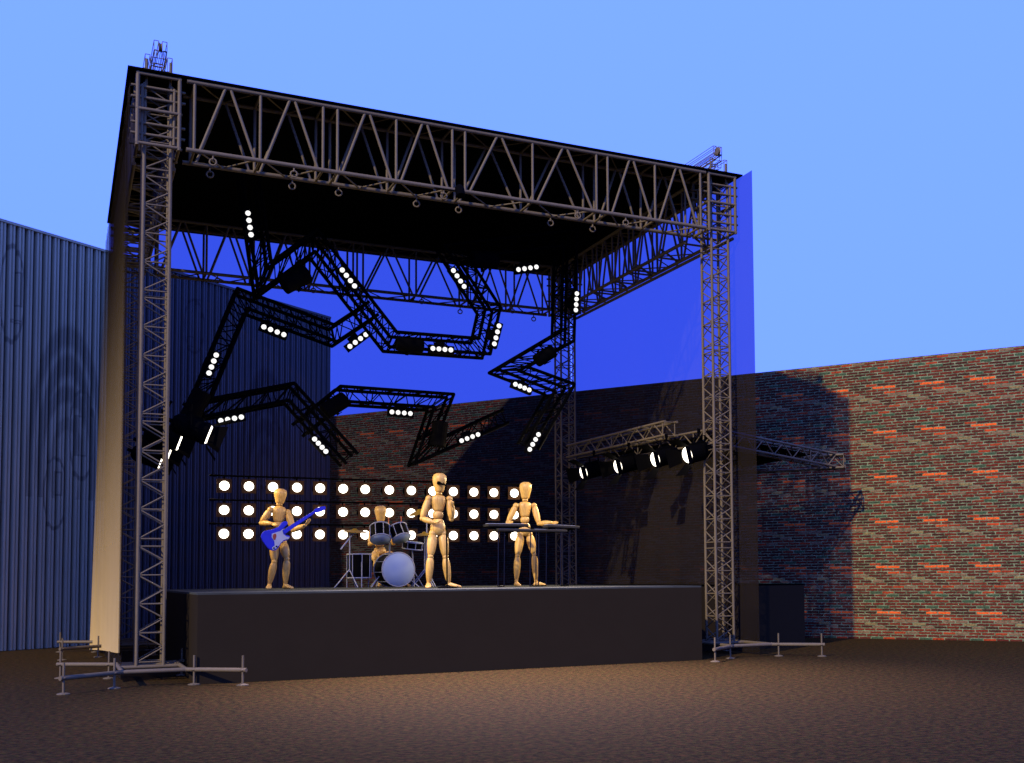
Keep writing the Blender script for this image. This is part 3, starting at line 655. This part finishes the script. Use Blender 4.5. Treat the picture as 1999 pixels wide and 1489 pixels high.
# ------------------------------------------------------------------ wooden figures
def figure(name, label, Y, J, parts_extra=None):
    """J: joints in photo pixels (u, v, dy)"""
    def p(k): u, v, dy = J[k]; return at(u, v, Y=Y + dy)
    root = empty(name, (p('pelvis').x, Y, SZ), label, 'mannequin', 'wooden mannequin band on the stage')
    s = J.get('s', 1.)
    def mk(nm, f):
        mb = MB(); f(mb); return mb.build(nm, 'wood', root)
    ht, hb = p('headtop'), p('chin'); ax = ht - hb; h = ax.length; R = J['hw']
    mk('head', lambda m_: m_.lathe(hb, ax, [(R * .32, 0), (R * .6, h * .03), (R * .68, h * .12), (R * .78, h * .3), (R * .93, h * .5), (R, h * .68), (R * .97, h * .82), (R * .8, h * .93), (R * .45, h * .99), (R * .08, h)], 20, True, (1, 1.12), (1, 0, 0)))
    nt_, nb = hb + V((0, .01, 0)), p('neck')
    mk('neck', lambda m_: (m_.seg(nb - V((0, 0, .02)), nt_ + V((0, 0, .02)), .045 * s, .05 * s, .045 * s, 12), m_.ball(nt_, .045 * s, 10, 7)))
    ct, cb = p('neck') - V((0, 0, .01)), p('waist'); h2 = (ct - cb).length; W_ = J['cw']
    mk('chest', lambda m_: m_.lathe(cb, ct - cb, [(W_ * .45, 0), (W_ * .66, h2 * .04), (W_ * .72, h2 * .15), (W_ * .86, h2 * .4), (W_, h2 * .68), (W_ * .97, h2 * .82), (W_ * .75, h2 * .95), (W_ * .35, h2)], 22, True, (1, .72), (1, 0, 0)))
    wb = p('pelvis'); h3 = (cb - wb).length
    mk('waist', lambda m_: m_.lathe(wb, cb - wb, [(W_ * .5, 0), (W_ * .66, h3 * .15), (W_ * .7, h3 * .5), (W_ * .66, h3 * .85), (W_ * .5, h3)], 18, True, (1, .75), (1, 0, 0)))
    hc = (p('hipL') + p('hipR')) / 2; h4 = (wb - hc).length
    mk('pelvis', lambda m_: m_.lathe(hc - V((0, 0, .01)), wb - hc, [(W_ * .3, -.02), (W_ * .75, 0), (W_ * .98, h4 * .25), (W_ * .95, h4 * .55), (W_ * .78, h4 * .9), (W_ * .55, h4)], 20, True, (1, .75), (1, 0, 0)))
    for S_ in 'LR':
        sh, el, wr, hd_ = p('sh' + S_), p('el' + S_), p('wr' + S_), p('hand' + S_)
        def arm(m_): m_.ball(sh, .052 * s, 12, 8); m_.seg(sh, el, .046 * s, .058 * s, .038 * s)
        mk('upper_arm', arm)
        def fore(m_): m_.ball(el, .04 * s, 10, 7); m_.seg(el, wr, .036 * s, .047 * s, .027 * s)
        mk('forearm', fore)
        def hand(m_):
            m_.ball(wr, .026 * s, 8, 6); d = hd_ - wr; q = hd_ + d.normalized() * (.05 * s)
            m_.lathe(wr, q - wr, [(.018 * s, .0), (.034 * s, (q - wr).length * .3), (.04 * s, (q - wr).length * .55), (.033 * s, (q - wr).length * .85), (.012 * s, (q - wr).length)], 12, True, (1, .6))
            m_.seg(wr.lerp(hd_, .4), wr.lerp(hd_, .4) + d.normalized() * .05 + V((.02, -.03, .02)), .011, .013, .009, 8)
        mk('hand', hand)
        hp, kn, an = p('hip' + S_), p('kn' + S_), p('an' + S_)
        def thigh(m_): m_.ball(hp, .066 * s, 12, 8); m_.seg(hp, kn, .06 * s, .078 * s, .046 * s, 16, .35)
        mk('thigh', thigh)
        def shin(m_): m_.ball(kn, .047 * s, 10, 7); m_.seg(kn, an, .044 * s, .062 * s, .03 * s, 16, .35)
        mk('shin', shin)
        def foot(m_):
            m_.ball(an, .033 * s, 10, 7); tx, ty = J['foot' + S_]; d = V((tx, ty, 0)); l = d.length; d.normalize()
            base = V((an.x, an.y, SZ + .004)) - d * .05; side = V((0, 0, 1)).cross(d); rows = []
            for t, ww, hh in ((0, .022, .04), (.12, .038, .075), (.3, .042, .09), (.5, .045, .07), (.75, .05, .05), (.93, .04, .035), (1, .015, .02)):
                c = base + d * (t * l); rows.append((c, ww * s, hh * s))
            vs = []
            for c, ww, hh in rows:
                for k in range(10):
                    a = 2 * pi * k / 10; zz = max(0, (math.sin(a) * .5 + .5)) * hh; vs.append(c + side * (math.cos(a) * ww) + V((0, 0, zz)))
            nr = len(rows)
            m_.add(vs, [(r * 10 + k, r * 10 + (k + 1) % 10, (r + 1) * 10 + (k + 1) % 10, (r + 1) * 10 + k) for r in range(nr - 1) for k in range(10)] + [tuple(range(10))[::-1], tuple(range((nr - 1) * 10, nr * 10))], True)
            m_.tube(an, V((an.x, an.y, SZ + .05)), .03 * s, 10)
        mk('foot', foot)
    return root
figure('mannequin', 'wooden mannequin singer standing at the microphone stand, tallest in view', 17.2, dict(s=1.0,
    headtop=(858, 923.5, 0), chin=(857.5, 961, 0), hw=.108, cw=.122, neck=(856, 965, 0), waist=(855, 998, 0), pelvis=(854.6, 1012, 0),
    shL=(837, 973, 0), elL=(824, 1012, .02), wrL=(846, 1019.5, -.12), handL=(855, 1017, -.16),
    shR=(877, 974, 0), elR=(881, 1013, -.05), wrR=(884.5, 990, -.17), handR=(882, 982, -.2),
    hipL=(845.5, 1041, 0), knL=(840.4, 1086, -.05), anL=(836.8, 1138.5, 0), hipR=(864, 1041, 0), knR=(869.5, 1087, -.05), anR=(876, 1138.5, 0),
    footL=(-.08, -.22), footR=(.23, -.1)))
figure('mannequin', 'wooden mannequin playing keyboards, hands spread to both sides', 18.3, dict(s=.96,
    headtop=(1026, 940.8, 0), chin=(1025.5, 974, 0), hw=.104, cw=.112, neck=(1025, 978, 0), waist=(1024.5, 1009, 0), pelvis=(1024.5, 1020, 0),
    shL=(1007, 987, 0), elL=(991.6, 1019, .05), wrL=(993, 1021, -.3), handL=(998, 1020, -.42),
    shR=(1042.4, 987, 0), elR=(1052, 1022, -.1), wrR=(1077, 1020, -.3), handR=(1084, 1020.5, -.36),
    hipL=(1016, 1043, 0), knL=(1010.6, 1085, -.05), anL=(1008, 1133, 0), hipR=(1033, 1043, 0), knR=(1043, 1082, -.05), anR=(1046, 1133, 0),
    footL=(-.02, -.24), footR=(.22, -.1)))
figure('mannequin', 'wooden mannequin playing a blue guitar before the corrugated wall', 19.6, dict(s=1.0,
    headtop=(548, 953.5, 0), chin=(546, 983, .02), hw=.106, cw=.118, neck=(545, 987, 0), waist=(544, 1019, 0), pelvis=(543, 1031, 0),
    shL=(528, 995, 0), elL=(510, 1021, .05), wrL=(531, 1022, -.2), handL=(538, 1024, -.28),
    shR=(562, 1000, 0), elR=(572.5, 1035, -.1), wrR=(596, 1025, -.28), handR=(602, 1017, -.3),
    hipL=(535, 1057, 0), knL=(535.5, 1096, -.08), anL=(526, 1140, .02), hipR=(552, 1058, 0), knR=(560, 1091, -.08), anR=(557, 1140, 0),
    footL=(-.06, -.24), footR=(.1, -.24)))
DY = 20.4
figure('mannequin', 'wooden mannequin drummer seated behind the drum kit', DY, dict(s=1.0,
    headtop=(742.5, 986.8, 0), chin=(743, 1018, .02), hw=.104, cw=.120, neck=(743, 1021, 0), waist=(741, 1055, 0), pelvis=(741, 1067, 0),
    shL=(728, 1032, 0), elL=(722, 1062, -.1), wrL=(746, 1050, -.35), handL=(754, 1046, -.4),
    shR=(758, 1032, 0), elR=(768, 1060, -.1), wrR=(776, 1046, -.4), handR=(782, 1040, -.45),
    hipL=(732, 1082, 0), knL=(733, 1092, -.4), anL=(742, 1137, -.5), hipR=(752, 1082, 0), knR=(775, 1088, -.4), anR=(790, 1137, -.5),
    footL=(-.02, -.22), footR=(.06, -.22)))
t = empty('drum_stool', at(742, 1096, Y=DY), 'round black stool under the seated drummer', 'stool')
q = at(742, 1094, Y=DY); mb = MB(); mb.lathe((q.x, DY, q.z - .06), (0, 0, 1), [(.15, 0), (.16, .02), (.16, .06), (.13, .08)], 16); mb.build('seat', 'drumblack', t)
mb = MB(); mb.tube((q.x, DY, q.z - .06), (q.x, DY, SZ + .2), .02)
for k in range(3): a = k * 2.09; mb.tube((q.x, DY, SZ + .22), (q.x + .24 * math.cos(a), DY + .24 * math.sin(a), SZ + .015), .012)
mb.build('tripod', 'chrome', t)

# ------------------------------------------------------------------ microphone stand
YM = 16.95; q = at(870.5, 1143, Y=YM); top = at(870, 951, Y=YM); mc_ = at(864, 945, Y=YM + .1)
t = empty('microphone_stand', (q.x, YM, SZ), 'black microphone stand on a round base in front of the singer', 'microphone stand')
mb = MB(); mb.lathe((q.x + .02, YM, SZ + .002), (0, 0, 1), [(.15, 0), (.15, .018), (.05, .035), (.025, .05)], 24); mb.build('base', 'lampblack', t)
mb = MB(); mb.tube((q.x + .02, YM, SZ + .03), (q.x + .01, YM, SZ + .95), .013); mb.tube((q.x + .01, YM, SZ + .9), top, .009)
mb.path([top, top.lerp(mc_, .5) + V((0, 0, .04)), mc_], .008, 8); mb.build('pole', 'lampblack', t)
mb = MB(); dd = V((-.6, .5, .25)).normalized(); mb.lathe(mc_ - dd * .06, dd, [(.012, 0), (.018, .1), (.03, .11)], 12); mb.ball(mc_ + dd * .07, .03, 12, 8); mb.build('microphone', 'lampblack', t)

# ------------------------------------------------------------------ guitar
def gpoly(pts, Y): return [at(400 + x / 5.514, 900 + y / 5.514, Y=Y) for x, y in pts]
YG = 19.6 - .36
g = empty('electric_guitar', at(537, 1050, Y=YG), 'blue electric guitar with pale pickguard held by the mannequin guitarist', 'guitar')
body = [(604, 800), (615, 775), (640, 752), (680, 742), (715, 738), (760, 722), (790, 708), (808, 690), (820, 665), (845, 650), (872, 645), (893, 655), (893, 675), (872, 700), (850, 722), (842, 745), (850, 765),
        (868, 790), (885, 800), (905, 798), (918, 812), (912, 832), (885, 850), (850, 862), (822, 885), (800, 920), (775, 950), (745, 966), (715, 962), (680, 940), (650, 905), (622, 862), (606, 825)]
mb = MB(); mb.prism(gpoly(body, YG), (0, .045, 0)); gb = mb.build('body', 'bluepaint', g)
bv = gb.modifiers.new('b', 'BEVEL'); bv.width = .012; bv.segments = 3; bv.limit_method = 'ANGLE'
mb = MB(); mb.prism(gpoly([(835, 745), (1180, 530), (1192, 552), (862, 782)], YG - .012), (0, .024, 0)); nk = mb.build('neck', 'bluepaint', g)
mb = MB(); mb.prism(gpoly([(1178, 520), (1205, 505), (1250, 490), (1290, 484), (1302, 500), (1290, 525), (1245, 545), (1205, 555), (1185, 548)], YG - .008), (0, .02, 0)); mb.build('headstock', 'bluepaint', g)
mb = MB(); mb.prism(gpoly([(852, 722), (832, 748), (846, 785), (880, 812), (912, 815), (900, 838), (850, 848), (812, 885), (770, 940), (732, 958), (722, 932), (752, 905), (748, 865), (718, 815), (720, 782), (760, 768), (812, 752)], YG - .008), (0, .006, 0)); mb.build('pickguard', 'pickguard', g)
mb = MB(); mb.prism(gpoly([(735, 790), (752, 778), (768, 785), (770, 808), (760, 838), (750, 852), (738, 842), (730, 815)], YG - .012), (0, .003, 0)); mb.build('pickup', 'darkred', g)
for x, y in ((742, 935), (772, 918)):
    c = gpoly([(x, y)], YG - .008)[0]; mb = MB(); mb.lathe(c, (0, -1, 0), [(.014, 0), (.011, .015)], 10); mb.build('knob', 'lampblack', g)
mb = MB()
for k in range(10):
    a = gpoly([(862 + k * 33, 735 - k * 20.6 - 8)], YG - .014)[0]; mb.ball(a, .005, 6, 5)
mb.build('fret_dot_set', 'pickguard', nk)

# ------------------------------------------------------------------ drum kit
YK = 19.5
def drum(name, c, ax, r, depth, label, headmat='drumhead', lugs=8):
    c, ax = V(c), V(ax).normalized(); t = empty(name, c, label, 'drum', 'drums of the kit on the stage')
    mb = MB(); mb.lathe(c, ax, [(r * .97, .0), (r * .97, depth)], 28); mb.build('shell', 'drumblack', t)
    for h in (-.004, depth - .018):
        mb = MB(); mb.ring(c + ax * (h + .011), ax, r, .012, 28, 6); mb.build('hoop', 'chrome', t)
    for h, d_ in ((0, -1), (depth, 1)):
        mb = MB(); mb.lathe(c + ax * h, ax * d_, [(r * .965, 0), (r * .96, .004), (.01, .006)], 28); mb.build('drum_head', headmat, t)
    a = ax.orthogonal().normalized(); b_ = ax.cross(a)
    for k in range(lugs):
        th = 2 * pi * k / lugs; e = a * math.cos(th) + b_ * math.sin(th); mb = MB()
        mb.tube(c + e * (r + .004), c + e * (r + .004) + ax * depth, .007, 6)
        mb.build('lug', 'chrome', t)
    return t
kc = at(778, 1108, Y=YK - .1); kz = SZ + .316
bd = drum('bass_drum', (kc.x, YK - .1, kz), (-.1, .995, 0), .296, .42, 'big upright bass drum with a pale front head', lugs=10)
for s in (-1, 1):
    mb = MB(); mb.tube((kc.x - .05 + s * .24, YK + .1, kz - .12), (kc.x - .05 + s * .42, YK - .08, SZ + .01), .011); mb.build('spur', 'chrome', bd)
tc = at(743, 1053, Y=YK - .12); drum('tom_drum', tc, (.08, .5, .86), .172, .26, 'left tom drum mounted above the bass drum')
tc2 = at(784, 1051, Y=YK - .12); drum('tom_drum', tc2, (-.18, .5, .86), .160, .24, 'right tom drum mounted above the bass drum')
mb = MB(); mb.tube((kc.x - .08, YK + .2, kz + .25), (kc.x - .1, YK + .12, kz + .6), .014); mb.tube((kc.x - .26, YK + .12, kz + .56), (kc.x + .12, YK + .12, kz + .56), .011); mb.build('tom_holder', 'chrome', bd)
fc = at(701, 1124, Y=YK + .1); ft = drum('floor_tom', (fc.x, YK + .1, SZ + .17), (0, 0, 1), .205, .42, 'black floor tom standing on legs left of the bass drum')
for k in range(3):
    a = .5 + k * 2.09; x, y = fc.x + .215 * math.cos(a), YK + .1 + .215 * math.sin(a); mb = MB(); mb.tube((x, y, SZ + .01), (x, y, SZ + .45), .009); mb.build('leg', 'chrome', ft)
sc_ = at(805, 1072, Y=YK + .25); sn = drum('snare_drum', (sc_.x, YK + .25, sc_.z), (.08, -.12, 1), .178, .13, 'shallow snare drum behind the bass drum, on a tripod')
mb = MB(); mb.tube((sc_.x, YK + .25, sc_.z - .01), (sc_.x + .02, YK + .25, SZ + .25), .012)
for k in range(3): a = .3 + k * 2.09; mb.tube((sc_.x + .02, YK + .25, SZ + .3), (sc_.x + .02 + .2 * math.cos(a), YK + .25 + .2 * math.sin(a), SZ + .012), .011)
mb.build('tripod', 'chrome', sn)
def cymbal(u, v, Y, r, tilt, bx, label, boom=None):
    c = at(u, v, Y=Y); t = empty('cymbal', c, label, 'cymbal', 'brass cymbals of the drum kit'); ax = V(tilt).normalized()
    mb = MB(); mb.lathe(c, ax, [(r, -.012), (r * .6, .012), (r * .22, .026), (r * .15, .045), (.008, .05)], 28); mb.build('plate', 'brass', t)
    b0 = at(bx, 1100, Y=Y + .05); mb = MB()
    if boom:
        e = at(*boom, Y=Y - .1); el_ = at(bx, boom[2] if len(boom) > 2 else v + 9, Y=Y + .05)
        mb.tube(e, c, .012); hub = V((b0.x, Y + .05, (e + (c - e) * .45).z))
    else: hub = V((b0.x, Y + .05, c.z - .01))
    mb.tube(hub, (b0.x, Y + .05, SZ + .28), .011)
    if not boom: mb.tube(hub, c, .009)
    for k in range(3): a = .9 + k * 2.09; mb.tube((b0.x, Y + .05, SZ + .32), (b0.x + .25 * math.cos(a), Y + .05 + .25 * math.sin(a), SZ + .012), .01)
    mb.build('stand', 'chrome', t); return t
cymbal(693, 1037, YK - .05, .235, (.04, -.1, 1), 682.5, 'wide brass cymbal on a boom stand above the floor tom')
cym = [o for o in bpy.data.objects if o.name.startswith('cymbal')][-1]
mb = MB(); mb.tube(at(693, 1037, Y=YK - .05), at(665, 1072, Y=YK - .3), .013); mb.build('boom_arm', 'chrome', cym)
cymbal(819, 999, YK + .1, .20, (-.35, -.15, 1), 833, 'high tilted brass cymbal left of the singer')
cymbal(828, 1043, YK + .15, .17, (-.1, -.1, 1), 829, 'low brass cymbal beside the singer at hip height')
for a, b_, lb in (((759, 1010), (758, 1036), 'drum stick leaning left of the pair above the toms'), ((783, 1008), (784, 1031), 'upright drum stick above the right tom')):
    mb = MB(); mb.tube(at(*a, Y=YK + .3), at(*b_, Y=YK + .1), .008, 8); tag(mb.build('drum_stick', 'stick'), lb, 'drum stick', 'two raised drum sticks')

# ------------------------------------------------------------------ keyboards
YQ = 17.55
def keyboard(uv0, uv1, y0, dep, th, label):
    a, b_ = at(*uv0, Y=y0), at(*uv1, Y=y0); b_.z = a.z + (b_.z - a.z); D = (b_ - a); L_ = D.length; D.normalize(); c = (a + b_) / 2 + V((0, dep / 2, 0))
    t = empty('keyboard', c, label, 'keyboard', 'keyboards played by the mannequin'); Up = D.cross(V((0, 1, 0))); Up = Up if Up.z > 0 else -Up
    mb = MB(); mb.box(c, (L_, dep, th), (D, V((0, 1, 0)), Up)); o = mb.build('case', 'keys', t); bv = o.modifiers.new('b', 'BEVEL'); bv.width = .012; bv.segments = 2
    mb = MB(); mb.box(c + Up * (th / 2 + .004) + V((0, dep * .2, 0)), (L_ * .9, dep * .45, .012), (D, V((0, 1, 0)), Up)); mb.build('key_row', 'pickguard', t)
    for s in (-.3, .3): mb = MB(); mb.box(c - Up * (th / 2 + .012) + D * (s * L_), (.05, dep * .9, .02), (D, V((0, 1, 0)), Up)); mb.build('stand_rest', 'black', t)
keyboard((953, 1024.5), (1032, 1025), YQ, .26, .045, 'upper left slate keyboard under the mannequin\'s left placed hand')
keyboard((1070, 1026), (1132, 1029), YQ, .26, .045, 'upper right slate keyboard reaching past the rear tower')
keyboard((973, 1034), (1108, 1036), YQ - .02, .30, .04, 'lower long slate keyboard crossing in front of the mannequin')
kb = empty('keyboard_stand', at(1040, 1138, Y=YQ), 'thin legged chrome and black stand under the keyboards', 'keyboard stand')
for us in ((972, 984), (1034.5, 1051), (1046, 1066), (1094, 1110)):
    mb = MB(); zb_ = SZ + .014; pts = []
    for u, yy in zip(us, (YQ + .02, YQ + .25)):
        tp = at(u + 1, 1037, Y=yy); bt = at(u, 1137, Y=yy); pts.append(V((bt.x, yy, zb_))); mb.tube(tp, pts[-1], .0095, 8)
    mb.tube(pts[0], pts[1], .012, 8); mb.build('leg', 'glossblack', kb)
mb = MB()
for a, b_ in (((973, 1036), (957, 1027)), ((1050, 1036), (1025, 1027)), ((1065, 1036), (1080, 1028)), ((1108, 1037), (1118, 1030))): mb.tube(at(*a, Y=YQ + .1), at(*b_, Y=YQ + .1), .01, 6)
mb.build('arm_set', 'black', kb)

# ------------------------------------------------------------------ lamp added on the front roof truss to make the ground pool
pl = V((5.2, 15.75, 6.95)); aimp = V((5.5, 13.2, 0))
t = empty('added_lamp', pl, 'small black lamp added on the front roof truss to light the yard', 'stage lamp')
D = (aimp - pl).normalized(); mb = MB(); mb.lathe(pl, -D, [(.07, 0), (.07, .14), (.04, .18)], 14); mb.build('drum', 'lampblack', t)
mb = MB(); mb.lathe(pl, D, [(.06, 0), (.05, .006)], 14); mb.build('lens', 'black', t)
mb = MB(); mb.tube(pl - D * .08, (4.9, 16.08, 7.13), .012); mb.build('bracket', 'lampblack', t)
spot(pl + D * .04, aimp, 10000, 80, 1.0, (1, .84, 1.3), .2)
for o in bpy.data.objects:
    if '_w' in o: del o['_w']
